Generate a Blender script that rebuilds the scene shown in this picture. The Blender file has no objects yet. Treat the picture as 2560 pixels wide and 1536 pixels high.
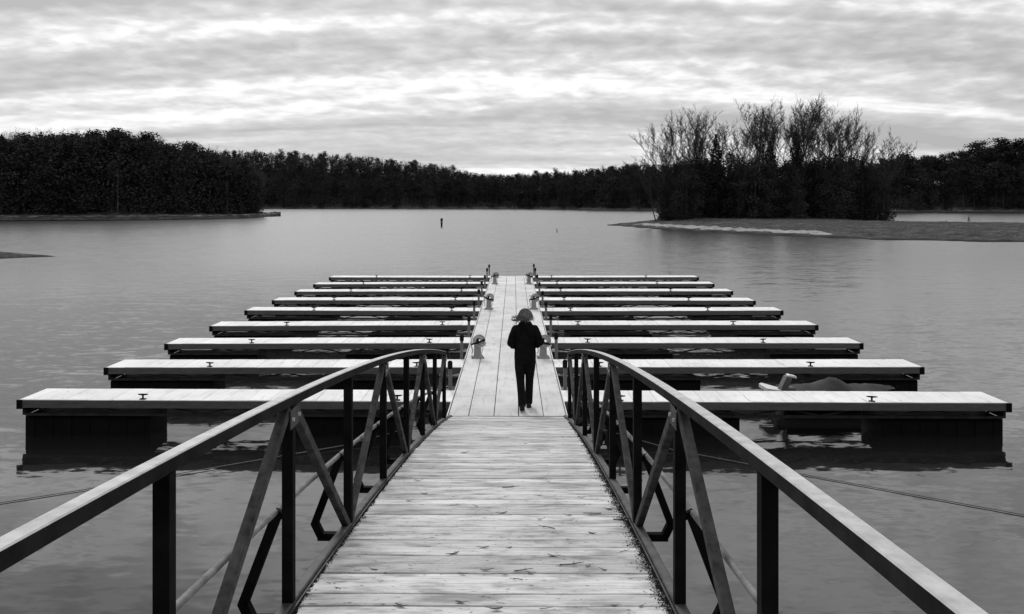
import bpy, math, random
import numpy as np
from mathutils import Vector, Matrix

random.seed(7)
RNG = np.random.default_rng(11)
R = math.radians
scene = bpy.context.scene
COL = scene.collection

# ------------------------------------------------------------------ camera, sky, sun, exposure
CAM_X, CAM_Z, F_PX = 0.10, 3.87, 2100.0          # eye 3.87 m above the lake
cam_d = bpy.data.cameras.new('camera')
cam = bpy.data.objects.new('camera', cam_d)
COL.objects.link(cam)
cam.location = (CAM_X, 0, CAM_Z)
cam.rotation_euler = (R(90), 0, 0)
cam_d.sensor_width = 36
cam_d.lens = F_PX / 2560 * 36
cam_d.shift_x = -4 / 2560
cam_d.shift_y = -258 / 2560
cam_d.clip_start = 0.05
cam_d.clip_end = 20000
scene.camera = cam

SUN_EL, SUN_AZ = R(38), R(-14)                    # veiled sun ahead of the camera, a little to the left
w = bpy.data.worlds.new('World')
scene.world = w
w.use_nodes = True
nt = w.node_tree
nt.nodes.clear()


def nd(tree, kind, **kw):
    n = tree.nodes.new(kind)
    for k, v in kw.items():
        setattr(n, k, v)
    return n


def lk(tree, a, b):
    tree.links.new(a, b)


def math_node(tree, op, a, b=None, clamp=False):
    n = nd(tree, 'ShaderNodeMath', operation=op, use_clamp=clamp)
    for i, v in enumerate((a, b)):
        if v is None:
            continue
        if isinstance(v, (int, float)):
            n.inputs[i].default_value = v
        else:
            lk(tree, v, n.inputs[i])
    return n.outputs[0]


def ramp(tree, fac, stops, interp='LINEAR'):
    n = nd(tree, 'ShaderNodeValToRGB')
    cr = n.color_ramp
    cr.interpolation = interp
    while len(cr.elements) < len(stops):
        cr.elements.new(0.5)
    for e, (p, v) in zip(cr.elements, stops):
        e.position = p
        e.color = (v, v, v, 1)
    lk(tree, fac, n.inputs[0])
    return n.outputs[0]


def noise(tree, vec, scale, detail=4, rough=0.55, distort=0.0):
    n = nd(tree, 'ShaderNodeTexNoise')
    n.inputs['Scale'].default_value = scale
    n.inputs['Detail'].default_value = detail
    n.inputs['Roughness'].default_value = rough
    n.inputs['Distortion'].default_value = distort
    lk(tree, vec, n.inputs['Vector'])
    return n.outputs[0]


def mapping(tree, vec, scale=(1, 1, 1), loc=(0, 0, 0), rot=(0, 0, 0)):
    n = nd(tree, 'ShaderNodeMapping')
    n.inputs['Scale'].default_value = scale
    n.inputs['Location'].default_value = loc
    n.inputs['Rotation'].default_value = rot
    lk(tree, vec, n.inputs['Vector'])
    return n.outputs[0]


sky = nd(nt, 'ShaderNodeTexSky', sky_type='NISHITA', sun_disc=False)
sky.sun_elevation = SUN_EL
sky.sun_rotation = SUN_AZ
sky.air_density = 1.0
sky.dust_density = 3.0
bw = nd(nt, 'ShaderNodeRGBToBW')
lk(nt, sky.outputs[0], bw.inputs[0])
clear = math_node(nt, 'MULTIPLY', bw.outputs[0], 0.09)
# a flat cloud layer: direction projected onto a plane overhead
tc = nd(nt, 'ShaderNodeTexCoord')
sep = nd(nt, 'ShaderNodeSeparateXYZ')
lk(nt, tc.outputs['Generated'], sep.inputs[0])
zc = math_node(nt, 'ADD', math_node(nt, 'ABSOLUTE', sep.outputs[2]), 0.15)
comb = nd(nt, 'ShaderNodeCombineXYZ')
lk(nt, math_node(nt, 'DIVIDE', sep.outputs[0], zc), comb.inputs[0])
lk(nt, math_node(nt, 'DIVIDE', sep.outputs[1], zc), comb.inputs[1])
P = comb.outputs[0]
bands = noise(nt, mapping(nt, P, (0.26, 1.8, 1), (3.1, 1.25, 0), (0, 0, R(-5))), 1.0, 3, 0.5, 0.35)
puffs = noise(nt, mapping(nt, P, (6.0, 6.8, 1), (2.4, 5.0, 0), (0, 0, R(8))), 1.0, 3, 0.5, 0.35)
fine = noise(nt, mapping(nt, P, (12, 12, 1), (5, 1, 0), (0, 0, R(10))), 1.0, 2, 0.5)
lump = math_node(nt, 'ADD', math_node(nt, 'MULTIPLY', math_node(nt, 'SUBTRACT', puffs, 0.5), 0.31),
                 math_node(nt, 'MULTIPLY', math_node(nt, 'SUBTRACT', fine, 0.5), 0.16))
lump = math_node(nt, 'MULTIPLY', lump, ramp(nt, math_node(nt, 'ABSOLUTE', sep.outputs[2]), [(0.02, 0.25), (0.17, 1.0)]))
pat = math_node(nt, 'ADD', math_node(nt, 'ADD', math_node(nt, 'MULTIPLY', bands, 0.68), 0.20), lump)
cloud = ramp(nt, pat, [(0.44, 0.48), (0.51, 0.59), (0.57, 0.72), (0.65, 1.04)])
mx = nd(nt, 'ShaderNodeMix', data_type='FLOAT')
mx.inputs[0].default_value = 0.93
lk(nt, clear, mx.inputs[2])
lk(nt, cloud, mx.inputs[3])
bg = nd(nt, 'ShaderNodeBackground')
lk(nt, mx.outputs[0], bg.inputs[0])
bg.inputs[1].default_value = 1.0
wo = nd(nt, 'ShaderNodeOutputWorld')
lk(nt, bg.outputs[0], wo.inputs[0])

sd = bpy.data.lights.new('sun', 'SUN')
sd.energy = 1.5
sd.angle = R(16)
sd.color = (1, 1, 1)
sun = bpy.data.objects.new('sun', sd)
COL.objects.link(sun)
sdir = Vector((math.sin(SUN_AZ) * math.cos(SUN_EL), math.cos(SUN_AZ) * math.cos(SUN_EL), math.sin(SUN_EL)))
sun.rotation_euler = sdir.to_track_quat('Z', 'Y').to_euler()
sun.location = sdir * 200

vs = scene.view_settings
vs.view_transform = 'Standard'
vs.look = 'None'
vs.exposure = 0
vs.gamma = 1
scene.cycles.use_denoising = True
scene.cycles.max_bounces = 6
scene.cycles.transparent_max_bounces = 8


# ------------------------------------------------------------------ materials
def new_mat(name):
    m = bpy.data.materials.new(name)
    m.use_nodes = True
    t = m.node_tree
    b = t.nodes['Principled BSDF']
    return m, t, b


def grey(m_or_sock, v):
    m_or_sock.default_value = (v, v, v, 1)


def plain(name, lo, hi, scale=6, rough=0.7, spec=0.3, stretch=(1, 1, 1), bump=0.0, metal=0.0, rnd=0.0, detail=5):
    """noise between two greys in object space, optional brightness shift per object"""
    m, t, b = new_mat(name)
    c = nd(t, 'ShaderNodeTexCoord')
    v = mapping(t, c.outputs['Object'], stretch)
    if rnd:
        oi = nd(t, 'ShaderNodeObjectInfo')
        off = nd(t, 'ShaderNodeVectorMath', operation='SCALE')
        off.inputs[0].default_value = (37.0, 91.0, 53.0)
        lk(t, oi.outputs['Random'], off.inputs['Scale'])
        ad = nd(t, 'ShaderNodeVectorMath', operation='ADD')
        lk(t, v, ad.inputs[0])
        lk(t, off.outputs[0], ad.inputs[1])
        v = ad.outputs[0]
    n = noise(t, v, scale, detail, 0.6)
    col = ramp(t, n, [(0.3, lo), (0.7, hi)])
    if rnd:
        k = math_node(t, 'ADD', math_node(t, 'MULTIPLY', oi.outputs['Random'], rnd), 1 - rnd / 2)
        mm = nd(t, 'ShaderNodeVectorMath', operation='SCALE')
        lk(t, col, mm.inputs[0])
        lk(t, k, mm.inputs['Scale'])
        col = mm.outputs[0]
    lk(t, col, b.inputs['Base Color'])
    b.inputs['Roughness'].default_value = rough
    b.inputs['Specular IOR Level'].default_value = spec
    b.inputs['Metallic'].default_value = metal
    if bump:
        bp = nd(t, 'ShaderNodeBump')
        bp.inputs['Strength'].default_value = bump
        bp.inputs['Distance'].default_value = 0.01
        lk(t, n, bp.inputs['Height'])
        lk(t, bp.outputs[0], b.inputs['Normal'])
    return m


def wood_mat(name):
    """pale weathered boards: grain along X, stains, a different cast on each board"""
    m, t, b = new_mat(name)
    c = nd(t, 'ShaderNodeTexCoord')
    oi = nd(t, 'ShaderNodeObjectInfo')
    off = nd(t, 'ShaderNodeVectorMath', operation='SCALE')
    off.inputs[0].default_value = (37.0, 91.0, 53.0)
    lk(t, oi.outputs['Random'], off.inputs['Scale'])
    ad = nd(t, 'ShaderNodeVectorMath', operation='ADD')
    lk(t, c.outputs['Object'], ad.inputs[0])
    lk(t, off.outputs[0], ad.inputs[1])
    v = ad.outputs[0]
    grain = noise(t, mapping(t, v, (1.3, 34, 20)), 2.2, 6, 0.65)
    blot = noise(t, mapping(t, v, (2.2, 6, 6)), 1.6, 4, 0.6)
    spots = noise(t, mapping(t, v, (9, 22, 22)), 2.0, 3, 0.6)
    g = ramp(t, grain, [(0.25, 0.36), (0.5, 0.64), (0.75, 0.78)])
    bl = ramp(t, blot, [(0.34, 0.50), (0.50, 0.92), (0.62, 1.06)])
    sp = ramp(t, spots, [(0.30, 0.28), (0.37, 1.0)])
    k = math_node(t, 'ADD', math_node(t, 'MULTIPLY', oi.outputs['Random'], 0.42), 0.82)
    x = math_node(t, 'MULTIPLY', math_node(t, 'MULTIPLY', g, bl), math_node(t, 'MULTIPLY', sp, k))
    lk(t, x, b.inputs['Base Color'])
    b.inputs['Roughness'].default_value = 0.82
    b.inputs['Specular IOR Level'].default_value = 0.25
    bp = nd(t, 'ShaderNodeBump')
    bp.inputs['Strength'].default_value = 0.5
    bp.inputs['Distance'].default_value = 0.006
    lk(t, grain, bp.inputs['Height'])
    lk(t, bp.outputs[0], b.inputs['Normal'])
    return m


def decking(name, lo, hi, rnd):
    """pale panels with blotches, scuffs along the walk and a few dark droppings"""
    m, t, b = new_mat(name)
    g = nd(t, 'ShaderNodeNewGeometry')
    oi = nd(t, 'ShaderNodeObjectInfo')
    v = g.outputs['Position']
    blot = noise(t, v, 1.1, 5, 0.62)
    scuff = noise(t, mapping(t, v, (9, 1.4, 4)), 1.3, 4, 0.6)
    spots = noise(t, v, 7.5, 2, 0.5)
    x = ramp(t, blot, [(0.3, lo), (0.62, hi)])
    y = math_node(t, 'MULTIPLY', ramp(t, scuff, [(0.28, 0.80), (0.48, 1.0)]), ramp(t, spots, [(0.235, 0.42), (0.285, 1.0)]))
    k = math_node(t, 'ADD', math_node(t, 'MULTIPLY', oi.outputs['Random'], rnd), 1 - rnd / 2)
    lk(t, math_node(t, 'MULTIPLY', math_node(t, 'MULTIPLY', x, y), k), b.inputs['Base Color'])
    b.inputs['Roughness'].default_value = 0.8
    b.inputs['Specular IOR Level'].default_value = 0.2
    bp = nd(t, 'ShaderNodeBump')
    bp.inputs['Strength'].default_value = 0.15
    bp.inputs['Distance'].default_value = 0.01
    lk(t, scuff, bp.inputs['Height'])
    lk(t, bp.outputs[0], b.inputs['Normal'])
    return m


def water_mat():
    """rippled lake: facet slopes from noise, calmer in the lee of the dock than out on the open lake"""
    m, t, b = new_mat('lake_water')
    c = nd(t, 'ShaderNodeTexCoord')
    o = c.outputs['Object']

    def slopes(vec, scale, detail):
        n = nd(t, 'ShaderNodeTexNoise')
        n.inputs['Scale'].default_value = scale
        n.inputs['Detail'].default_value = detail
        n.inputs['Roughness'].default_value = 0.55
        lk(t, vec, n.inputs['Vector'])
        sb = nd(t, 'ShaderNodeVectorMath', operation='SUBTRACT')
        lk(t, n.outputs['Color'], sb.inputs[0])
        sb.inputs[1].default_value = (0.5, 0.5, 0.5)
        return sb.outputs[0]
    a = slopes(mapping(t, o, (0.5, 1.6, 1)), 1.4, 3)
    f = slopes(mapping(t, o, (2.0, 4.6, 1)), 1.6, 2)
    ad = nd(t, 'ShaderNodeVectorMath', operation='ADD')
    lk(t, a, ad.inputs[0])
    lk(t, f, ad.inputs[1])
    sp = nd(t, 'ShaderNodeSeparateXYZ')
    lk(t, o, sp.inputs[0])
    mr = nd(t, 'ShaderNodeMapRange', interpolation_type='SMOOTHSTEP')
    lk(t, sp.outputs[1], mr.inputs[0])
    for q, v in enumerate((14, 60, WATER_NEAR, WATER_FAR)):
        mr.inputs[1 + q].default_value = v
    lanes = noise(t, mapping(t, o, (0.012, 0.035, 1)), 1.0, 3, 0.55)
    k = math_node(t, 'MULTIPLY', mr.outputs[0], ramp(t, lanes, [(0.35, 0.6), (0.65, 1.15)]))
    sc = nd(t, 'ShaderNodeVectorMath', operation='SCALE')
    lk(t, ad.outputs[0], sc.inputs[0])
    lk(t, k, sc.inputs['Scale'])
    fl = nd(t, 'ShaderNodeVectorMath', operation='MULTIPLY')
    lk(t, sc.outputs[0], fl.inputs[0])
    fl.inputs[1].default_value = (0.7, 1.0, 0.0)
    up = nd(t, 'ShaderNodeVectorMath', operation='ADD')
    lk(t, fl.outputs[0], up.inputs[0])
    up.inputs[1].default_value = (0, 0, 1)
    # wind chop on the open lake: the wavelets' steeper faces look down the lake towards the dock
    ch = nd(t, 'ShaderNodeMapRange', interpolation_type='SMOOTHSTEP')
    lk(t, sp.outputs[1], ch.inputs[0])
    for q, v in enumerate((CHOP[0], CHOP[1], 0.0, -CHOP[2])):
        ch.inputs[1 + q].default_value = v
    cv = nd(t, 'ShaderNodeCombineXYZ')
    lk(t, ch.outputs[0], cv.inputs[1])
    tl = nd(t, 'ShaderNodeVectorMath', operation='ADD')
    lk(t, up.outputs[0], tl.inputs[0])
    lk(t, cv.outputs[0], tl.inputs[1])
    no = nd(t, 'ShaderNodeVectorMath', operation='NORMALIZE')
    lk(t, tl.outputs[0], no.inputs[0])
    lk(t, no.outputs[0], b.inputs['Normal'])
    grey(b.inputs['Base Color'], 0.012)
    rg = nd(t, 'ShaderNodeMapRange', interpolation_type='SMOOTHSTEP')
    lk(t, sp.outputs[1], rg.inputs[0])
    for q, v in enumerate((13, 60, 0.05, 0.22)):
        rg.inputs[1 + q].default_value = v
    lk(t, rg.outputs[0], b.inputs['Roughness'])
    b.inputs['IOR'].default_value = 1.68
    return m


def land_mat():
    m, t, b = new_mat('shore_ground')
    at = nd(t, 'ShaderNodeAttribute', attribute_name='sand')
    c = nd(t, 'ShaderNodeTexCoord')
    n = noise(t, c.outputs['Object'], 0.5, 6, 0.65)
    n2 = noise(t, c.outputs['Object'], 3.0, 4, 0.6)
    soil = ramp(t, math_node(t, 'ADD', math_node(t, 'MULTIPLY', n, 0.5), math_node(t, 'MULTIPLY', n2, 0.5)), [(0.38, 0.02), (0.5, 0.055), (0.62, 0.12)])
    dk = math_node(t, 'MAXIMUM', math_node(t, 'ADD', math_node(t, 'MULTIPLY', at.outputs['Fac'], 0.65), 1.0), 0.3)  # negative values darken: wet edges, and the painted tree shade inland
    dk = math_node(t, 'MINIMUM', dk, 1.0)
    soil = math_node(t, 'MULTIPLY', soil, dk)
    sand = ramp(t, n, [(0.3, 0.16), (0.62, 0.38)])
    f = ramp(t, math_node(t, 'ADD', at.outputs['Fac'], math_node(t, 'MULTIPLY', math_node(t, 'SUBTRACT', n, 0.5), 0.7)), [(0.42, 0.0), (0.6, 1.0)])
    mxx = nd(t, 'ShaderNodeMix', data_type='RGBA')
    lk(t, f, mxx.inputs[0])
    lk(t, soil, mxx.inputs[6])
    lk(t, sand, mxx.inputs[7])
    lk(t, mxx.outputs[2], b.inputs['Base Color'])
    b.inputs['Roughness'].default_value = 0.95
    b.inputs['Specular IOR Level'].default_value = 0.1
    return m


CHOP = (12, 30, 0.06)
WATER_NEAR, WATER_FAR = 0.09, 0.20
M = {}
M['water'] = water_mat()
M['land'] = land_mat()
M['wood'] = wood_mat('weathered_boards')
M['deck'] = decking('pale_dock_decking', 0.56, 0.76, 0.14)
M['finger'] = decking('white_pier_decking', 0.80, 0.95, 0.10)
M['fascia'] = plain('grey_metal_fascia', 0.10, 0.17, 5, 0.6, 0.4, (1, 4, 4), 0.1)
M['under'] = plain('dark_steel', 0.02, 0.05, 6, 0.7, 0.3)
M['float'] = plain('black_plastic_float', 0.006, 0.012, 4, 0.65, 0.15)
M['rail'] = plain('dark_painted_rail', 0.012, 0.032, 9, 0.85, 0.06, (1, 1, 1), 0.12)
M['skylit'] = plain('skylit_pale_rail_top', 0.42, 0.68, 16, 0.6, 0.3, (1, 1, 1), 0.12)  # sky brightness of the handrail's upper face put into the colour
M['truss'] = plain('weathered_truss_steel', 0.025, 0.10, 14, 0.8, 0.12, (1, 1, 1), 0.1)
M['post'] = plain('dark_post_steel', 0.006, 0.016, 8, 0.85, 0.06)
M['midrail'] = plain('dull_side_rail', 0.12, 0.30, 14, 0.7, 0.2)
M['chord'] = plain('stained_chord_steel', 0.02, 0.10, 7, 0.6, 0.35, (1, 1, 1), 0.2)
M['pole'] = plain('grey_pole_steel', 0.10, 0.17, 8, 0.6, 0.3, (1, 1, 0.3))
M['black'] = plain('black_rubber', 0.006, 0.012, 8, 0.8, 0.1)
M['pedestal'] = plain('grey_pedestal_plastic', 0.26, 0.34, 6, 0.6, 0.3)
M['hose'] = plain('pale_hose', 0.36, 0.50, 8, 0.55, 0.35)
M['white'] = plain('white_plastic', 0.72, 0.82, 6, 0.5, 0.4)
M['jacket'] = plain('black_jacket_cloth', 0.006, 0.016, 9, 0.95, 0.05)
M['trousers'] = plain('black_trouser_cloth', 0.008, 0.016, 14, 0.95, 0.05)
M['skin'] = plain('skin', 0.30, 0.34, 8, 0.6, 0.3)
M['hair'] = plain('greying_hair', 0.03, 0.42, 22, 0.7, 0.3, (3, 3, 0.6))
M['hair_dark'] = plain('dark_hair_roots', 0.015, 0.09, 30, 0.8, 0.2, (3, 3, 0.6))
M['shoe'] = plain('dark_shoe', 0.01, 0.02, 8, 0.7, 0.2)
M['pine'] = plain('pine_needles', 0.022, 0.05, 0.2, 1.0, 0.0, rnd=0.5)
M['twig'] = plain('bare_twigs', 0.03, 0.065, 0.4, 0.9, 0.1, rnd=0.5)
M['bark'] = plain('bark', 0.03, 0.07, 3, 0.95, 0.05, (4, 4, 0.6))
M['grass'] = plain('dry_grass', 0.05, 0.12, 2, 0.95, 0.05)
M['leaf'] = plain('dead_leaf', 0.06, 0.22, 20, 0.9, 0.1, rnd=0.8)
M['litter'] = plain('edge_dirt', 0.015, 0.06, 30, 0.95, 0.05)
M['tarp'] = plain('dark_tarpaulin', 0.004, 0.03, 5, 0.7, 0.25)
M['cable'] = plain('steel_cable', 0.13, 0.22, 12, 0.6, 0.3)


# ------------------------------------------------------------------ mesh helpers
class MB:
    def __init__(self):
        self.v, self.f = [], []

    def add(self, vs_, fs_):
        o = len(self.v)
        self.v.extend([tuple(p) for p in vs_])
        self.f.extend([tuple(i + o for i in q) for q in fs_])
        return self

    def box(self, c, s, ch=0.0, rot=None):
        """box centred at c with size s; ch chamfers the top edges"""
        hx, hy, hz = s[0] / 2, s[1] / 2, s[2] / 2
        vs_ = [(-hx, -hy, -hz), (hx, -hy, -hz), (hx, hy, -hz), (-hx, hy, -hz)]
        if ch:
            vs_ += [(-hx, -hy, hz - ch), (hx, -hy, hz - ch), (hx, hy, hz - ch), (-hx, hy, hz - ch)]
            vs_ += [(-hx + ch, -hy + ch, hz), (hx - ch, -hy + ch, hz), (hx - ch, hy - ch, hz), (-hx + ch, hy - ch, hz)]
            fs_ = [(3, 2, 1, 0)] + [(i, (i + 1) % 4, 4 + (i + 1) % 4, 4 + i) for i in range(4)]
            fs_ += [(4 + i, 4 + (i + 1) % 4, 8 + (i + 1) % 4, 8 + i) for i in range(4)] + [(8, 9, 10, 11)]
        else:
            vs_ += [(-hx, -hy, hz), (hx, -hy, hz), (hx, hy, hz), (-hx, hy, hz)]
            fs_ = [(3, 2, 1, 0), (4, 5, 6, 7)] + [(i, (i + 1) % 4, 4 + (i + 1) % 4, 4 + i) for i in range(4)]
        mt = (rot.to_matrix() if hasattr(rot, 'to_matrix') else rot) if rot is not None else None
        out = []
        for p in vs_:
            q = Vector(p)
            if mt is not None:
                q = mt @ q
            out.append((q.x + c[0], q.y + c[1], q.z + c[2]))
        return self.add(out, fs_)

    def sweep(self, pts, prof, up=(0, 0, 1), closed=False, cap=True, scales=None):
        pts = [Vector(p) for p in pts]
        n, k = len(pts), len(prof)
        rings = []
        for i, p in enumerate(pts):
            a = pts[(i - 1) % n] if (closed or i > 0) else p
            b = pts[(i + 1) % n] if (closed or i < n - 1) else p
            t = (b - a).normalized()
            u = Vector(up)
            s = t.cross(u)
            if s.length < 1e-4:
                s = t.cross(Vector((0, 1, 0)))
            s.normalize()
            nn = s.cross(t)
            sc = scales[i] if scales else 1.0
            rings += [p + s * (x * sc) + nn * (y * sc) for x, y in prof]
        fs_ = []
        for i in range(n if closed else n - 1):
            for j in range(k):
                j2 = (j + 1) % k
                i2 = (i + 1) % n
                fs_.append((i * k + j, i * k + j2, i2 * k + j2, i2 * k + j))
        if cap and not closed:
            fs_ += [tuple(range(k - 1, -1, -1)), tuple((n - 1) * k + j for j in range(k))]
        return self.add(rings, fs_)

    def tube(self, pts, r, k=8, **kw):
        prof = [(r * math.cos(2 * math.pi * j / k), r * math.sin(2 * math.pi * j / k)) for j in range(k)]
        return self.sweep(pts, prof, **kw)

    def ellipsoid(self, c, s, rings=10, seg=14, rot=None):
        vs_, fs_ = [], []
        for i in range(rings + 1):
            th = math.pi * i / rings
            for j in range(seg):
                ph = 2 * math.pi * j / seg
                q = Vector((s[0] * math.sin(th) * math.cos(ph), s[1] * math.sin(th) * math.sin(ph), s[2] * math.cos(th)))
                if rot is not None:
                    q = rot @ q
                vs_.append((q.x + c[0], q.y + c[1], q.z + c[2]))
        for i in range(rings):
            for j in range(seg):
                fs_.append((i * seg + j, (i + 1) * seg + j, (i + 1) * seg + (j + 1) % seg, i * seg + (j + 1) % seg))
        return self.add(vs_, fs_)

    def mesh(self, name, mat, smooth=False):
        me = bpy.data.meshes.new(name)
        me.from_pydata(self.v, [], self.f)
        me.materials.append(mat)
        if smooth:
            me.shade_smooth()
        me.update()
        return me

    def build(self, name, mat, parent=None, smooth=False, loc=None):
        return link(name, self.mesh(name, mat, smooth), parent, loc)


def link(name, me, parent=None, loc=None, rot=None):
    o = bpy.data.objects.new(name, me)
    COL.objects.link(o)
    if parent is not None:
        o.parent = parent
    if loc is not None:
        o.location = loc
    if rot is not None:
        o.rotation_euler = rot
    return o


def np_mesh(name, V, Fq, mat, k=4):
    """fast mesh from numpy arrays, k corners per face"""
    me = bpy.data.meshes.new(name)
    nf = len(Fq)
    me.vertices.add(len(V))
    me.vertices.foreach_set('co', np.asarray(V, np.float32).ravel())
    me.loops.add(nf * k)
    me.loops.foreach_set('vertex_index', np.asarray(Fq, np.int32).ravel())
    me.polygons.add(nf)
    me.polygons.foreach_set('loop_start', np.arange(nf, dtype=np.int32) * k)
    me.materials.append(mat)
    me.update(calc_edges=True)
    return me


def empty(name, loc, rz=0.0):
    o = bpy.data.objects.new(name, None)
    COL.objects.link(o)
    o.location = loc
    o.rotation_euler = (0, 0, rz)
    o.empty_display_size = 0.3
    return o


def tag(o, label, cat, group=None):
    o['label'] = label
    o['category'] = cat
    if group:
        o['group'] = group
    return o


def structure(o, kind='structure', label=None):
    o['kind'] = kind
    if label:
        o['label'] = label
    return o


RECT = lambda a, b, c=0.006: [(-a + c, -b), (a - c, -b), (a, -b + c), (a, b - c), (a - c, b), (-a + c, b), (-a, b - c), (-a, -b + c)]
ORD = ['first', 'second', 'third', 'fourth', 'fifth', 'sixth', 'seventh', 'eighth', 'ninth', 'tenth', 'eleventh', 'twelfth',
       'thirteenth', 'fourteenth', 'fifteenth', 'sixteenth', 'seventeenth', 'eighteenth', 'nineteenth', 'twentieth',
       'twenty-first', 'twenty-second', 'twenty-third', 'twenty-fourth', 'twenty-fifth', 'twenty-sixth',
       'twenty-seventh', 'twenty-eighth', 'twenty-ninth', 'thirtieth', 'thirty-first', 'thirty-second', 'thirty-third', 'thirty-fourth', 'thirty-fifth']


def wx(px, Z):           # world X of an image column at distance Z
    return (px - 1284) * Z / F_PX + CAM_X


def wz(py, Z):           # world height of an image row at distance Z
    return CAM_Z + (510 - py) * Z / F_PX


# ------------------------------------------------------------------ water and land
mb = MB()
mb.add([(-6000, -40, 0), (6000, -40, 0), (6000, 9000, 0), (-6000, 9000, 0)], [(0, 1, 2, 3)])
structure(mb.build('water', M['water']))


def land_strip(name, cols, depth, crest, treeh, seed):
    """hillside from a shoreline inland; cols = image columns with the shore distance, crest = tree-top skyline rows"""
    xs = np.arange(cols[0][0], cols[-1][0] + 1, 14)
    Zs = np.interp(xs, [c[0] for c in cols], [c[1] for c in cols])
    dp = np.interp(xs, [d[0] for d in depth], [d[1] for d in depth])
    rng = np.random.default_rng(seed)
    Zs = Zs + np.convolve(rng.normal(0, 1, len(xs) + 8), np.ones(9) / 9, 'valid') * 5
    vv = np.array([-0.06, 0.0, 0.015, 0.05, 0.09, 0.14, 0.3, 0.5, 0.75, 1.0, 1.6])
    top = np.interp(xs, [c[0] for c in crest], [c[1] for c in crest])
    V, sand = [], []
    for i, x in enumerate(xs):
        Zb = Zs[i] + dp[i]
        g = max(1.2, wz(top[i], Zb) - treeh)
        for v in vv:
            Z = Zs[i] + dp[i] * v
            if v <= 0.09:
                h = np.interp(v, [-0.06, 0, 0.015, 0.05, 0.09], [-0.9, -0.05, 0.25, 0.75, 1.0]) + rng.normal(0, 0.03)
            else:
                h = 1.0 + (g - 1.0) * min(1.0, (v - 0.09) / 0.91) ** 0.8 + rng.normal(0, 0.15)
            V.append((wx(x, Z), Z, h))
            sand.append(0.45 if 0.02 <= v <= 0.1 else (-1.0 if v > 0.1 else 0.0))  # inland floor darkened: shade of the trees put into the ground colour
    n = len(vv)
    fs_ = [(i * n + j, (i + 1) * n + j, (i + 1) * n + j + 1, i * n + j + 1) for i in range(len(xs) - 1) for j in range(n - 1)]
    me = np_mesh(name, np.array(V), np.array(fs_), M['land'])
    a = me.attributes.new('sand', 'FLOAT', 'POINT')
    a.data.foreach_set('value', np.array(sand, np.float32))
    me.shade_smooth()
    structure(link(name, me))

    def ground(x, Z):
        z0 = float(np.interp(x, xs, Zs))
        d = float(np.interp(x, xs, dp))
        v = (Z - z0) / max(d, 1)
        g = max(1.2, wz(float(np.interp(x, xs, top)), z0 + d) - treeh)
        return 1.0 + (g - 1.0) * max(0, min(1.0, (v - 0.09) / 0.91)) ** 0.8
    shore = lambda x: float(np.interp(x, xs, Zs))
    dep = lambda x: float(np.interp(x, xs, dp))
    return ground, shore, dep


CREST_A = [(-1200, 330), (0, 322), (150, 322), (290, 322), (360, 334), (440, 352), (520, 368), (620, 400), (700, 500)]
CREST_B = [(-300, 372), (520, 370), (640, 371), (800, 379), (920, 386), (1000, 396), (1100, 407), (1150, 421), (1210, 431), (1260, 430),
           (1330, 430), (1400, 422), (1450, 419), (1520, 411), (1640, 404), (1800, 400)]
CREST_C = [(1700, 402), (2100, 396), (2230, 388), (2330, 385), (2400, 374), (2450, 362), (2520, 352), (2700, 342), (3600, 335)]
gA = land_strip('left_bank', [(-1300, 190), (-400, 195), (0, 199), (300, 203), (500, 214), (600, 230), (660, 246), (706, 262)],
                [(-1300, 90), (450, 90), (560, 70), (640, 40), (680, 14), (706, 3)], CREST_A, 20, 1)
gB = land_strip('far_shore', [(-500, 640), (640, 640), (1000, 630), (1300, 625), (1440, 560), (1500, 500), (1700, 455), (1900, 440)],
                [(-500, 150), (1900, 130)], CREST_B, 19, 2)
gC = land_strip('right_shore', [(1800, 445), (2000, 420), (2250, 392), (2560, 385), (3800, 380)], [(1800, 90), (3800, 100)], CREST_C, 19, 3)


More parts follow.
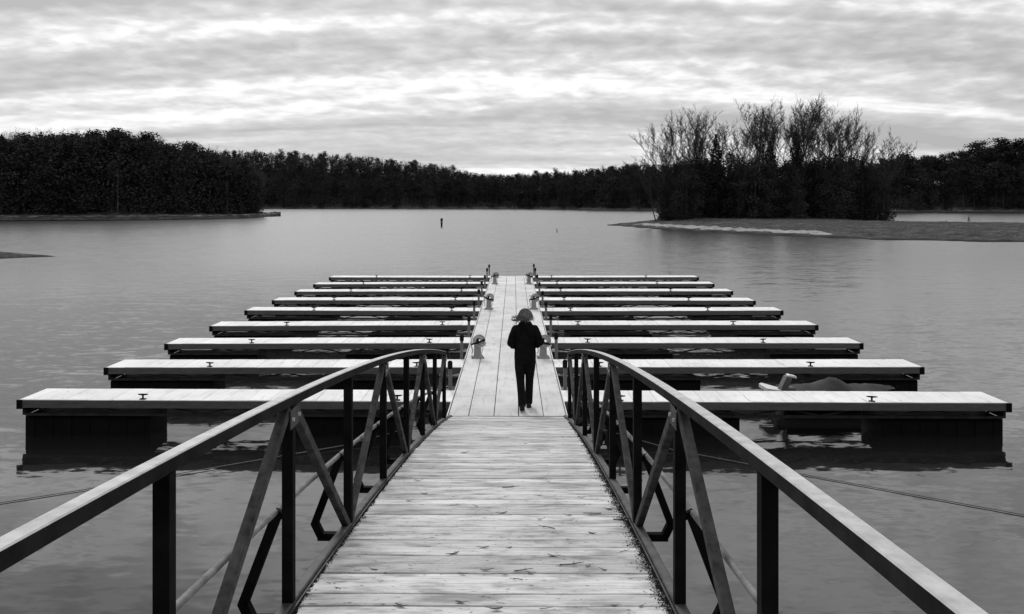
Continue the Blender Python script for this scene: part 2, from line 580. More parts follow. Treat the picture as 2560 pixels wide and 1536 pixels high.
def polygon_land(name, poly, step, hmax, slope, sandf):
    poly = np.array(poly, float)
    x0, y0 = poly.min(0) - 2 * step
    x1, y1 = poly.max(0) + 2 * step
    gx, gy = np.meshgrid(np.arange(x0, x1, step), np.arange(y0, y1, step), indexing='ij')
    P_ = np.stack([gx.ravel(), gy.ravel()], 1)
    A, B = poly, np.roll(poly, -1, 0)
    d = np.full(len(P_), 1e9)
    inside = np.zeros(len(P_), bool)
    for a, b in zip(A, B):
        ab = b - a
        t = np.clip(((P_ - a) @ ab) / (ab @ ab), 0, 1)
        d = np.minimum(d, np.linalg.norm(P_ - (a + t[:, None] * ab), axis=1))
        cond = (a[1] > P_[:, 1]) != (b[1] > P_[:, 1])
        with np.errstate(divide='ignore', invalid='ignore'):
            xi = (b[0] - a[0]) * (P_[:, 1] - a[1]) / (b[1] - a[1]) + a[0]
        inside ^= cond & (P_[:, 0] < xi)
    sd_ = np.where(inside, d, -d)
    sd0 = sd_.copy()
    wob = np.sin(P_[:, 0] * 0.9 + P_[:, 1] * 0.4) * 0.5 + np.sin(P_[:, 0] * 0.37 - P_[:, 1] * 0.8 + 2) * 0.6
    sd_ = sd_ + wob * min(1.0, step)
    z = np.where(sd_ > 0, np.minimum(hmax, 0.02 + sd_ * slope), np.maximum(-0.6, sd_ * 0.25))
    z = z + np.where(sd_ > 1, RNG.normal(0, 0.03, len(z)) * min(1, hmax), 0)
    ny = gx.shape[1]
    idx = np.arange(len(P_)).reshape(gx.shape)
    q = np.stack([idx[:-1, :-1], idx[1:, :-1], idx[1:, 1:], idx[:-1, 1:]], -1).reshape(-1, 4)
    keep = (sd_[q] > -2.5 * step).any(1)
    me = np_mesh(name, np.column_stack([P_, z]), q[keep], M['land'])
    a = me.attributes.new('sand', 'FLOAT', 'POINT')
    a.data.foreach_set('value', np.array([sandf(px_, py_, s) for (px_, py_), s in zip(P_, sd0)], np.float32))
    me.shade_smooth()
    structure(link(name, me))

    def height(px_, py_):
        i = int(round((px_ - x0) / step))
        j = int(round((py_ - y0) / step))
        i = min(max(i, 0), gx.shape[0] - 1)
        j = min(max(j, 0), ny - 1)
        return float(z[i * ny + j])
    return height


def island_sand(x, y, s):
    px_ = (x - CAM_X) * F_PX / y + 1284
    strip = 0.95 if (3.2 < s < 6.2 and y < 150 and x < 38) else 0.0
    far = 0.7 if (56 < x < 63 and 128 < y < 142) else 0.0
    wet = -1.0 if s < 1.6 else 0.0
    return max(strip, far) or wet


ISLAND = [(16.6, 153), (20.4, 135), (24, 121), (29, 108), (34, 99), (39.5, 90), (51, 84), (73, 80), (150, 76), (150, 122), (84, 128), (71, 138),
          (76, 165), (86, 190), (76, 215), (40, 219), (27, 180)]
hI = polygon_land('island_ground', ISLAND, 1.0, 1.25, 0.075, island_sand)
hE = polygon_land('left_spit_ground', [(-33.6, 61.5), (-36, 58.5), (-44, 55), (-70, 52), (-70, 70), (-46, 69), (-37.5, 65)], 0.4, 0.35, 0.12, lambda x, y, s: -0.8 if s < .8 else 0.0)


# ------------------------------------------------------------------ trees
def bare_tree(h, seed, spread=0.45, lean=0.0, multi=1, dens=1.0):
    """leafless hardwood: forked trunk and limbs as one mesh, sprays of twigs as another; three-sided tapered pieces"""
    rng = random.Random(seed)
    big, small = [], []

    def piece(a, b, r0, r1):
        (big if r0 > 0.06 else small).append((a, b, max(r0, 0.015), max(r1, 0.010)))

    def spray(p, d, L, r, depth):
        q = p
        for s in range(3):
            d = (d + Vector((rng.gauss(0, .16), rng.gauss(0, .16), rng.gauss(0.06, .1)))).normalized()
            e = q + d * (L / 3)
            piece(q, e, r, r * .8)
            if depth < 2 and rng.random() < (1.0 if depth == 0 else .75) * dens:
                for _ in range(2 if depth == 0 and rng.random() < .6 else 1):
                    az = rng.uniform(0, 6.283)
                    dd = (d * .8 + Vector((math.cos(az), math.sin(az), rng.uniform(-.2, .45))) * rng.uniform(.4, .8)).normalized()
                    spray(q.lerp(e, rng.random()), dd, L * rng.uniform(.4, .65), r * .6, depth + 1)
            q, r = e, r * .8

    def limb(p, d, L, r, depth):
        q, n_ = p, 4
        for s in range(n_):
            d = (d + Vector((rng.gauss(0, .10), rng.gauss(0, .10), rng.gauss(0.10, .05)))).normalized()
            e = q + d * (L / n_)
            piece(q, e, r, r * .9)
            if depth >= 1 or s >= 2:
                for _ in range(1 + (depth >= 1 and rng.random() < .85)):
                    az = rng.uniform(0, 6.283)
                    dd = (d * .7 + Vector((math.cos(az), math.sin(az), .15)) * rng.uniform(.5, .9)).normalized()
                    spray(e, dd, L * rng.uniform(.22, .42), max(.03, r * .38), 0)
            q, r = e, r * .9
        if depth < 3:
            a0 = rng.uniform(0, 6.283)
            m_ = rng.choice((2, 2, 3))
            for k_ in range(m_):
                az = a0 + 6.283 * k_ / m_ + rng.uniform(-.5, .5)
                sp = spread * rng.uniform(.45, 1.25)
                limb(q, (d + Vector((math.cos(az) * sp, math.sin(az) * sp, .08))).normalized(), L * rng.uniform(.5, .85), r * rng.uniform(.6, .85), depth + 1)
        else:
            spray(q, d, L * .6, r * .7, 0)
    for m_ in range(multi):
        a = rng.uniform(0, 6.28) + m_ * 3
        l2 = (0.13 if multi > 1 else 0.04)
        d0 = Vector((lean + math.cos(a) * l2, math.sin(a) * l2, 1)).normalized()
        limb(Vector((math.cos(a) * .3, math.sin(a) * .3, 0)) if multi > 1 else Vector((0, 0, 0)), d0, h * rng.uniform(.30, .42), h * 0.0125 / (1 if multi == 1 else 1.2), 0)
    zmax = max(max(s[1].z for s in small), 1)
    k = h / zmax

    def mesh_of(segs, name, mat):
        V, Fq = [], []
        for (a, b, r0, r1) in segs:
            a, b = a * k, b * k
            t = (b - a).normalized()
            s = t.cross(Vector((0.3, 0.9, 0.2))).normalized()
            n = s.cross(t)
            o = len(V)
            for (p, r) in ((a, r0), (b, r1)):
                for j in range(3):
                    an = 2.0944 * j
                    V.append(p + s * (r * math.cos(an)) + n * (r * math.sin(an)))
            for j in range(3):
                Fq.append((o + j, o + (j + 1) % 3, o + 3 + (j + 1) % 3, o + 3 + j))
        return np_mesh(name, np.array(V), np.array(Fq), mat)
    return mesh_of(big, 'trunk', M['bark']), mesh_of(small, 'crown', M['twig'])


def leaf_cards(C, S, rng, flat=0.5):
    """small four-cornered leaf sprays at centres C with sizes S, random tilt"""
    n = len(C)
    a = rng.normal(0, 1, (n, 3))
    a[:, 2] *= flat
    a /= np.linalg.norm(a, axis=1)[:, None]
    b = np.cross(a, rng.normal(0, 1, (n, 3)))
    b /= np.linalg.norm(b, axis=1)[:, None]
    S = S[:, None]
    r = lambda: rng.uniform(0.5, 1.0, (n, 1))
    V = np.stack([C - a * S * r(), C + b * S * .55 * r(), C + a * S * r(), C - b * S * .55 * r()], 1).reshape(-1, 3)
    return V, np.arange(n * 4).reshape(-1, 4)


def evergreen(h, seed, kind='pine', n=3000):
    rng = np.random.default_rng(seed)
    C = []
    if kind == 'pine':           # rounded clumpy top, open below
        nb = 26
        for i in range(nb):
            u = i / nb
            z = h * (0.42 + 0.56 * u)
            rad = h * 0.17 * (1 - 0.75 * max(0, (u - .45) / .55) ** 1.5) * rng.uniform(.45, 1.15)
            az = rng.uniform(0, 6.28)
            c = np.array([math.cos(az) * rad * .75, math.sin(az) * rad * .75, z])
            m = n // nb
            C.append(c + rng.normal(0, 1, (m, 3)) * np.array([h * .05, h * .05, h * .025]))
    elif kind == 'cedar':        # dense cone or column down to the ground
        z = h * rng.beta(1.1, 1.5, n)
        rad = h * 0.2 * (1 - z / h) ** 0.65 * (1 + 0.25 * np.sin(z * 2.1 + seed)) * np.sqrt(rng.uniform(0.15, 1, n))
        az = rng.uniform(0, 6.28, n)
        C.append(np.stack([np.cos(az) * rad, np.sin(az) * rad, z], 1))
    else:                        # broad bushy crown
        nb = 30
        for i in range(nb):
            u = rng.uniform(0.06, 0.93)
            rad = h * 0.26 * math.sin(math.pi * min(1, u * .8 + .18)) * math.sqrt(rng.uniform(.1, 1))
            az = rng.uniform(0, 6.28)
            c = np.array([math.cos(az) * rad, math.sin(az) * rad, h * u])
            m = n // nb
            C.append(c + rng.normal(0, 1, (m, 3)) * h * .045)
    C = np.concatenate(C)
    C[:, 2] = np.clip(C[:, 2], 0.1, h)
    V, Fq = leaf_cards(C, rng.uniform(.012, .030, len(C)) * h, rng)
    crown = np_mesh('crown', V, Fq, M['pine'])
    t = MB()
    r0 = h * 0.011
    t.sweep([(0, 0, 0), (h * .006, 0, h * .4), (0, h * .006, h * .93)], [(math.cos(a) * r0, math.sin(a) * r0) for a in np.linspace(0, 2 * math.pi, 6)[:-1]], up=(0, 1, 0), scales=[1, .7, .2])
    return t.mesh('trunk', M['bark']), crown


PROTO_BARE = [bare_tree(20, 31 + i, spread=0.40 + 0.09 * (i % 3), multi=1 + (i % 3 == 1)) for i in range(8)]
PROTO_PINE = [evergreen(20, 41 + i, 'pine') for i in range(4)]
PROTO_CEDAR = [evergreen(12, 51 + i, 'cedar', 2400) for i in range(3)]
PROTO_BUSH = [evergreen(12, 61 + i, 'bush', 3000) for i in range(3)]


def plant(name, proto, base_h, loc, h, label, cat, group, widen=1.0, flip=False, rz=None):
    t = empty(name, loc, random.uniform(0, 6.28) if rz is None else rz)
    k = h / base_h
    t.scale = (k * widen * (-1 if flip else 1), k * widen, k)
    link('trunk', proto[0], t)
    link('crown', proto[1], t)
    tag(t, label, cat, group)
    return t


# --- the island: bare trees fanning out, tops as in the skyline
bare_spec = [  # image column of the base, of the top, top row, distance
    (1655, 1596, 372, 162), (1668, 1630, 330, 158), (1688, 1655, 296, 166), (1703, 1690, 276, 160), (1722, 1722, 262, 168), (1742, 1754, 258, 162),
    (1760, 1785, 280, 172), (1828, 1775, 300, 165), (1826, 1822, 288, 170), (1850, 1858, 292, 160), (1868, 1890, 258, 168), (1900, 1908, 246, 173), (1915, 1926, 232, 163),
    (1945, 1952, 250, 170), (1960, 1968, 240, 160), (1975, 1995, 226, 168), (2000, 2036, 222, 163), (2030, 2062, 250, 174), (2045, 2088, 285, 160),
    (2072, 2100, 292, 168), (2095, 2142, 248, 162), (2105, 2165, 256, 171), (2140, 2190, 330, 160), (2160, 2235, 298, 166), (2185, 2225, 345, 170),
    (1712, 1700, 318, 156), (1772, 1764, 330, 158), (1880, 1872, 300, 156), (1936, 1930, 275, 158), (1986, 1980, 268, 156), (2018, 2012, 290, 157), (2062, 2070, 318, 156),
    (2120, 2124, 335, 158), (1640, 1606, 395, 160)]
bare_spec.sort()
for i, (bx, tx, ty, Z) in enumerate(bare_spec):
    X = wx(bx, Z)
    zb = hI(X, Z) - 0.1
    h = wz(ty, Z) - zb
    lean = (tx - bx) * Z / F_PX / h
    pr = PROTO_BARE[(i * 5) % 8]
    t = plant('bare_tree', pr, 20, (X, Z, zb), h,
              'bare leafless tree on the island, %s from the left of its bare trees' % ORD[i], 'tree', 'bare trees on the island',
              widen=(0.6 if tx in (2142, 2165) else random.uniform(.8, 1.1)))
    t.rotation_euler = (Matrix.Rotation(math.atan(lean), 3, 'Y') @ Matrix.Rotation(i * 1.7, 3, 'Z')).to_euler()
# dense dark undergrowth of the island
k = 0
for row, (Z0, top0, n) in enumerate([(152, 404, 21), (164, 397, 21), (178, 393, 19)]):
    for i in range(n):
        a_, b_ = ((1640, 2232), (1655, 2212), (1668, 2196))[row]
        px_ = a_ + (b_ - a_) * (i + 0.5 + random.uniform(-.35, .35)) / n
        Z = Z0 + random.uniform(-4, 4)
        edge = min(px_ - 1630, 2240 - px_)
        ty = top0 + random.uniform(-12, 22) + max(0, 75 - edge) * 1.15
        X = wx(px_, Z)
        zb = hI(X, Z) - 0.15
        h = wz(ty, Z) - zb
        pr, bh = [(PROTO_CEDAR[k % 3], 12), (PROTO_BUSH[k % 3], 12), (PROTO_BUSH[(k + 1) % 3], 12)][k % 3]
        plant('evergreen_tree', pr, bh, (X, Z, zb), h, 'dark evergreen in the dense thicket under the island bare trees', 'tree', 'evergreens of the island thicket', widen=1.05)
        k += 1
for (bx, ty, Z) in ((1790, 335, 159), (1990, 330, 158), (1925, 350, 157)):
    X = wx(bx, Z)
    zb = hI(X, Z) - 0.1
    plant('evergreen_tree', PROTO_CEDAR[0], 12, (X, Z, zb), wz(ty, Z) - zb,
          {1790: 'narrow dark cedar standing above the thicket in the left half of the island',
           1990: 'tall dark cedar among the tallest bare trees of the island',
           1925: 'dark cedar just left of the island\'s tallest bare trees'}[bx], 'tree', 'cedars on the island', widen=0.75)

# --- forest on the far banks
def forest(G, x0, x1, rows, treeh, crest, n_per, label, group, bare_share, skip=None, over=0):
    ground, shore, dep = G
    for r, v in enumerate(rows):
        n = n_per[r]
        for i in range(n):
            px_ = x0 + (x1 - x0) * (i + random.uniform(0.15, 0.85)) / n
            if skip and skip(px_):
                continue
            Z = shore(px_) + dep(px_) * (v + random.uniform(-.05, .05)) + 3
            zb = ground(px_, Z) - 0.3
            h = treeh * random.uniform(0.88, 1.12)
            lim = wz(np.interp(px_, [c[0] for c in crest], [c[1] for c in crest]) - random.uniform(-8, 5) * (2.2 if over else 1) + over, Z) - zb
            h = max(4, min(h, lim))
            if random.random() < (bare_share if r == len(rows) - 1 else 0.0):
                hb = h * 1.02
                if over:           # their thin tops stand a little above the evergreens
                    hb = max(h, wz(np.interp(px_, [c[0] for c in crest], [c[1] for c in crest]) - random.uniform(-4, 9), Z) - zb)
                plant('bare_tree', random.choice(PROTO_BARE), 20, (wx(px_, Z), Z, zb), hb, 'leafless ' + label, 'tree', 'bare trees ' + group)
            else:
                pr, bh = random.choice([(random.choice(PROTO_PINE), 20), (random.choice(PROTO_BUSH), 12), (random.choice(PROTO_BUSH), 12)] + ([(random.choice(PROTO_CEDAR), 12)] if group.endswith('left bank forest') else []))
                plant('pine_tree', pr, bh, (wx(px_, Z), Z, zb), h, 'dark evergreen ' + label, 'tree', 'evergreens ' + group, widen=random.uniform(.95, 1.35))


forest(gA, -60, 640, (0.13, 0.3, 0.55, 0.95), 20, CREST_A, (26, 24, 24, 34), 'tree in the tall forest on the left bank', 'of the left bank forest', 0.7, over=15)
forest(gB, 560, 1640, (0.05, 0.5, 1.0), 20, CREST_B, (34, 36, 62), 'tree in the forest across the lake, centre', 'of the far shore forest', 0.55)
forest(gC, 2190, 2600, (0.08, 0.5, 0.95), 20, CREST_C, (16, 16, 18), 'tree in the forest behind the island on the right', 'of the right shore forest', 0.15)

# crowns that stand out on the skyline
for (px_, ty, Z, kind, lab) in [
        (172, 333, 262, 'pine', 'dark pine crown on the left bank skyline, leftmost of its five dark crowns'),
        (232, 324, 258, 'pine', 'broad round dark pine crown on the left bank skyline, second from left'),
        (287, 320, 262, 'pine', 'tallest dark pine crown on the left bank skyline, third from left'),
        (364, 330, 258, 'pine', 'round dark pine crown on the left bank skyline, fourth from left'),
        (476, 354, 268, 'pine', 'lone dark pine crown where the left bank forest steps down'),
        (2262, 382, 400, 'pine', 'round dark pine crown just right of the island on the skyline'),
        (2448, 352, 420, 'pine', 'broad dark pine crown on the right skyline'),
        (2500, 345, 420, 'pine', 'dark pine crown near the right edge of the photograph on the skyline'),
        (2548, 346, 415, 'pine', 'dark pine crown at the right edge of the photograph on the skyline')]:
    X = wx(px_, Z)
    G, tr = (gA, 20) if px_ < 700 else (gC, 20)
    zb = G[0](px_, Z) - 0.3
    plant('pine_tree', PROTO_PINE[int(px_) % 4], 20, (X, Z, zb), wz(ty, Z) - zb, lab, 'tree', 'pines on the skyline', widen=1.25)


def forest_mass(name, G, x0, x1, n, treeh, crest, seed, label, m=90, size=.05, bare=0.3, low=5):
    """the wood between the trees one can tell apart: evergreen sprays, and upright slivers for leafless crowns"""
    rng = np.random.default_rng(seed)
    ground, shore, dep = G
    CV, SV, BV, TV, TF = [], [], [], [], []
    for i in range(n):
        px_ = rng.uniform(x0, x1)
        v = rng.uniform(0.05, 1.06)
        Z = shore(px_) + dep(px_) * v + 2
        zb = ground(px_, Z) - 0.3
        leafless = v > (.55 if low < 10 else .22) and rng.random() < bare * 1.6
        lim = wz(np.interp(px_, [c[0] for c in crest], [c[1] for c in crest]) + (rng.uniform(-6, 3) if leafless else low + rng.uniform(0, low)), Z) - zb
        h = min(treeh * rng.uniform(.75, 1.1), lim)
        if h < 2:
            continue
        X = wx(px_, Z)
        if leafless:
            k_ = m
            u = rng.beta(1.6, 1.0, k_)
            rad = h * .17 * (.35 + .65 * u) * np.sqrt(rng.uniform(.02, 1, k_))
            az = rng.uniform(0, 6.28, k_)
            p = np.stack([X + np.cos(az) * rad, Z + np.sin(az) * rad, zb + h * (.1 + .78 * u)], 1)
            d = np.stack([np.cos(az) * .35, np.sin(az) * .35, np.ones(k_)], 1) * (h * rng.uniform(.06, .14, k_))[:, None]
            wv = np.stack([-np.sin(az), np.cos(az), np.zeros(k_)], 1) * .07
            wv[:, 0] += .05
            BV.append(np.stack([p - d - wv, p - d + wv, p + d + wv * .3, p + d - wv * .3], 1).reshape(-1, 3))
        else:
            u = rng.beta(1.0, 0.9, m)
            rad = h * .24 * np.sin(np.pi * np.clip(u * .8 + .15, 0, 1)) * np.sqrt(rng.uniform(.1, 1, m))
            az = rng.uniform(0, 6.28, m)
            CV.append(np.stack([X + np.cos(az) * rad, Z + np.sin(az) * rad, zb + h * (0.04 + .95 * u)], 1))
            SV.append(h * size * rng.uniform(.6, 1.3, m))
        if not leafless and rng.random() < .85:
            continue
        o = len(TV)
        r = 0.14
        TV += [(X - r, Z, zb), (X + r, Z, zb), (X + r * .3, Z, zb + h * .8), (X - r * .3, Z, zb + h * .8)]
        TF.append((o, o + 1, o + 2, o + 3))
    C, S = np.concatenate(CV), np.concatenate(SV)
    V, Fq = leaf_cards(C, S, rng)
    B = np.concatenate(BV + [np.array(TV)])
    V = np.concatenate([V, B])
    nF = len(Fq)
    Fq = np.concatenate([Fq, np.arange(len(B)).reshape(-1, 4) + nF * 4])
    me = np_mesh(name, V, Fq, M['pine'])
    me.materials.append(M['twig'])
    mi = np.zeros(len(Fq), np.int32)
    mi[nF:] = 1
    me.polygons.foreach_set('material_index', mi)
    structure(link(name, me), 'stuff', label)


forest_mass('left_bank_wood', gA, -900, 650, 900, 18, CREST_A, 5, 'dark dense wood filling the left bank', 200, .026, 0.4, 15)
forest_mass('far_shore_wood', gB, -200, 1800, 3600, 18, CREST_B, 6, 'dark dense wood across the lake')
forest_mass('right_shore_wood', gC, 1850, 3300, 800, 18, CREST_C, 8, 'dark dense wood behind the island')

# bank the gangway comes down from; unseen wood added to block rear light
rng = np.random.default_rng(21)
n = 9000
bx_ = rng.uniform(-90, 90, n)
by_ = -9 - rng.uniform(0, 1, n) ** 0.7 * 26
bz_ = 2.3 + (-9 - by_) * 0.35 + rng.uniform(0, 1, n) * 17 * np.clip((-7 - by_) / 8, 0.1, 1)
V, Fq = leaf_cards(np.stack([bx_, by_, bz_], 1), rng.uniform(.9, 2.0, n), rng)
structure(link('light_block_wood', np_mesh('light_block_wood', V, Fq, M['pine'])), 'stuff', 'unseen dark wood added behind the camera to block light')
mb = MB()
gx_ = np.linspace(-120, 120, 41)
prof = [(-1.6, -1.0), (-2.4, 0.3), (-3.4, 1.6), (-5, 2.25), (-9, 2.35), (-20, 6), (-45, 16)]
vv = [(x, y + math.sin(x * .35) * .4 * (abs(x) > 3), z) for x in gx_ for y, z in prof]
n_ = len(prof)
mb.add(vv, [(i * n_ + j, i * n_ + j + 1, (i + 1) * n_ + j + 1, (i + 1) * n_ + j) for i in range(40) for j in range(n_ - 1)])
structure(mb.build('near_shore_ground', M['land'], smooth=True))


# ------------------------------------------------------------------ floating dock and finger piers
DECK = 0.58
Y0, PITCH, FW = 13.02, 2.945, 0.84
FY = [13.99 + PITCH * i for i in range(9)]
YEND = FY[8] + FW
HALF = 0.915

dock = empty('floating_dock', (0, Y0, 0))
tag(dock, 'long pale main walkway of the floating dock running straight out over the lake', 'dock')
fr = [0, .172, .388, .598, .808, 1.0]
secs = [0.0, FY[3] - Y0 - 0.35, FY[6] - Y0 - 0.35, YEND - Y0]
for s in range(3):
    for c in range(5):
        xa, xb = -HALF + 2 * HALF * fr[c] + 0.006, -HALF + 2 * HALF * fr[c + 1] - 0.006
        L0, L1 = secs[s] + 0.012, secs[s + 1] - 0.012
        cuts = {0: [1.33, 5.1], 1: [1.36, 4.9], 2: [3.6, 6.6], 3: [3.6, 6.6], 4: [2.4, 5.6]}[c]
        if s:
            cuts = [q + random.uniform(-.8, .8) for q in cuts]
        ed = [L0] + [L0 + q for q in cuts] + [L1]
        for a, b in zip(ed[:-1], ed[1:]):
            m_ = MB().box((0, 0, -0.0175), (xb - xa, b - a - 0.009, 0.035), 0.004)
            p = m_.build('deck_panel', M['deck'], dock, loc=((xa + xb) / 2, (a + b) / 2, DECK + random.uniform(-.002, .002)))
            p.rotation_euler = (random.uniform(-.001, .001), random.uniform(-.003, .003), random.uniform(-.0008, .0008))
L = YEND - Y0
for sx in (-1, 1):
    MB().box((sx * (HALF - 0.012), L / 2, DECK - 0.115), (0.05, L - 0.01, 0.15)).build('side_beam', M['fascia'], dock)
    MB().box((sx * (HALF + 0.022), L / 2, DECK - 0.03), (0.016, L - 0.02, 0.05), 0.004).build('edge_strip', M['white'], dock)
for q in range(-1, 2):
    MB().box((q * 0.45, L / 2, DECK - 0.1), (0.06, L - 0.1, 0.11)).build('stringer', M['under'], dock)
MB().box((0, 0.012, DECK - 0.115), (2 * HALF - 0.09, 0.03, 0.15)).build('end_beam', M['fascia'], dock)
MB().box((0, L - 0.018, DECK - 0.115), (2 * HALF - 0.09, 0.03, 0.15)).build('end_beam', M['fascia'], dock)
for i in range(9):
    MB().box((0, FY[i] - Y0 + FW / 2 + (0.0 if i else -.05), 0.03), (1.62, 1.25 if i < 8 else .8, 0.74), 0.03).build('float', M['float'], dock)

panel_w = (8.24 - HALF - 0.03) / 19
panel_mesh = [MB().box((0, 0, -0.015), (panel_w - 0.007, FW - 0.012 - e, 0.03), 0.004).mesh('deck_panel', M['finger']) for e in (0, .004, .002)]
mc = MB()
mc.box((0, 0, 0.006), (0.10, 0.05, 0.012), 0.003)
mc.tube([(0, 0, 0.01), (0, 0, 0.085)], 0.016, 8)
mc.tube([(-0.085, 0, 0.083), (-0.045, 0, 0.078), (0, 0, 0.077), (0.045, 0, 0.078), (0.085, 0, 0.083)], 0.015, 8, scales=[.5, .9, 1.1, .9, .5])
cleat_mesh = mc.mesh('cleat', M['black'])


def float_mesh(L_):
    m_ = MB()
    ch = 0.03
    m_.box((0, 0, 0.02), (L_, FW - 0.16, 0.575), ch)
    for q in np.linspace(-L_ / 2 + .12, L_ / 2 - .12, 7):
        m_.box((q, -(FW - 0.16) / 2 - .004, 0.04), (0.06, 0.02, 0.42), 0)
    return m_.mesh('float', M['float'])


FLOATS = {}
TIP = {-1: 8.13, 1: 8.35}


def finger(side, i):
    tip = TIP[side]
    y0 = FY[i]
    t = empty('finger_pier', (side * (HALF + 0.02), y0 + FW / 2, 0))
    pos = 'nearest to the gangway' if i == 0 else ('farthest, at the end of the dock' if i == 8 else '%s from the gangway' % ORD[i])
    tag(t, 'white-topped finger pier on the %s of the dock, %s' % ('left' if side < 0 else 'right', pos), 'finger pier', 'finger piers along the dock')
    Lf = tip - HALF - 0.02
    pw = Lf / 19
    for j in range(19):
        p = link('deck_panel', panel_mesh[j % 3], t, (side * pw * (j + .5), 0, DECK + random.uniform(-.0025, .0025)),
                 (random.uniform(-.004, .004), random.uniform(-.003, .003), random.uniform(-.003, .003)))
        p.scale = (pw / panel_w, 1, 1)
    cx = side * Lf / 2
    for sy in (-1, 1):
        MB().box((cx, sy * (FW / 2 + .012), DECK - 0.068), (Lf, 0.03, 0.125), 0.004).build('side_fascia', M['fascia'], t)
        MB().box((cx - side * .04, sy * (FW / 2 - .04), 0.327), (Lf - 0.1, 0.045, 0.04)).build('lower_chord', M['under'], t)
        web = MB()
        nb = 12
        for j in range(nb):
            xa = side * (0.08 + (Lf - 0.2) * j / nb)
            xb = side * (0.08 + (Lf - 0.2) * (j + 1) / nb)
            za, zb = (0.345, 0.457) if j % 2 else (0.457, 0.345)
            web.sweep([(xa, sy * (FW / 2 - .04), za), (xb, sy * (FW / 2 - .04), zb)], [(-.012, -.012), (.012, -.012), (.012, .012), (-.012, .012)])
        web.build('truss_web', M['under'], t)
    MB().box((side * (Lf + .012), 0, DECK - 0.068), (0.024, FW + 0.05, 0.128), 0.003).build('end_fascia', M['fascia'], t)
    MB().box((side * (Lf - .05), 0, 0.39), (0.05, FW - .1, 0.16)).build('end_post', M['under'], t)
    MB().box((side * (Lf - .02), -FW / 2 - .03, DECK - 0.075), (0.09, 0.02, 0.15)).build('corner_bracket', M['black'], t)
    for (a, b) in ((Lf - 2.15, Lf - 0.06), (0.75, 2.95)):
        key = round(b - a, 2)
        if key not in FLOATS:
            FLOATS[key] = float_mesh(b - a)
        link('float', FLOATS[key], t, (side * (a + b) / 2, 0, 0))
    for xc in (6.05 - HALF, 1.83 - HALF):
        link('cleat', cleat_mesh, t, (side * (xc + random.uniform(-.05, .05)), -FW / 2 + 0.06, DECK + 0.001), (0, 0, random.uniform(-.3, .3)))
    t.rotation_euler = (random.uniform(-.004, .004), 0.005 if (side < 0 and i == 0) else random.uniform(-.0035, .0035), random.uniform(-.003, .003))
    return t


for i in range(9):
    for side in (-1, 1):
        finger(side, i)

# poles at the root of each finger
pm = MB().tube([(0, 0, -1.2), (0, 0, 0.98)], 0.033, 10).mesh('shaft', M['pole'], True)
pc = MB().tube([(0, 0, 0.975), (0, 0, 0.985), (0, 0, 1.09), (0, 0, 1.115)], 0.045, 10, scales=[.8, 1, 1, .6]).mesh('cap', M['black'], True)
ps = MB().box((0, 0, 0.44), (0.12, 0.12, 0.20), 0.01).mesh('sleeve', M['under'])
for i in range(9):
    for side in (-1, 1):
        t = empty('mooring_pole', (side * (HALF + 0.10), FY[i] + FW + 0.085, 0.05 * random.uniform(-1, 1)), random.uniform(0, 6))
        t.rotation_euler.x = random.uniform(-.012, .012)
        t.rotation_euler.y = random.uniform(-.012, .012)
        link('shaft', pm, t)
        link('cap', pc, t)
        link('sleeve', ps, t)
        pos = 'nearest to the gangway' if i == 0 else ('farthest one' if i == 8 else '%s from the gangway' % ORD[i])
        tag(t, 'black-capped pole at the %s dock edge, %s' % ('left' if side < 0 else 'right', pos), 'mooring pole', 'poles along the dock edges')


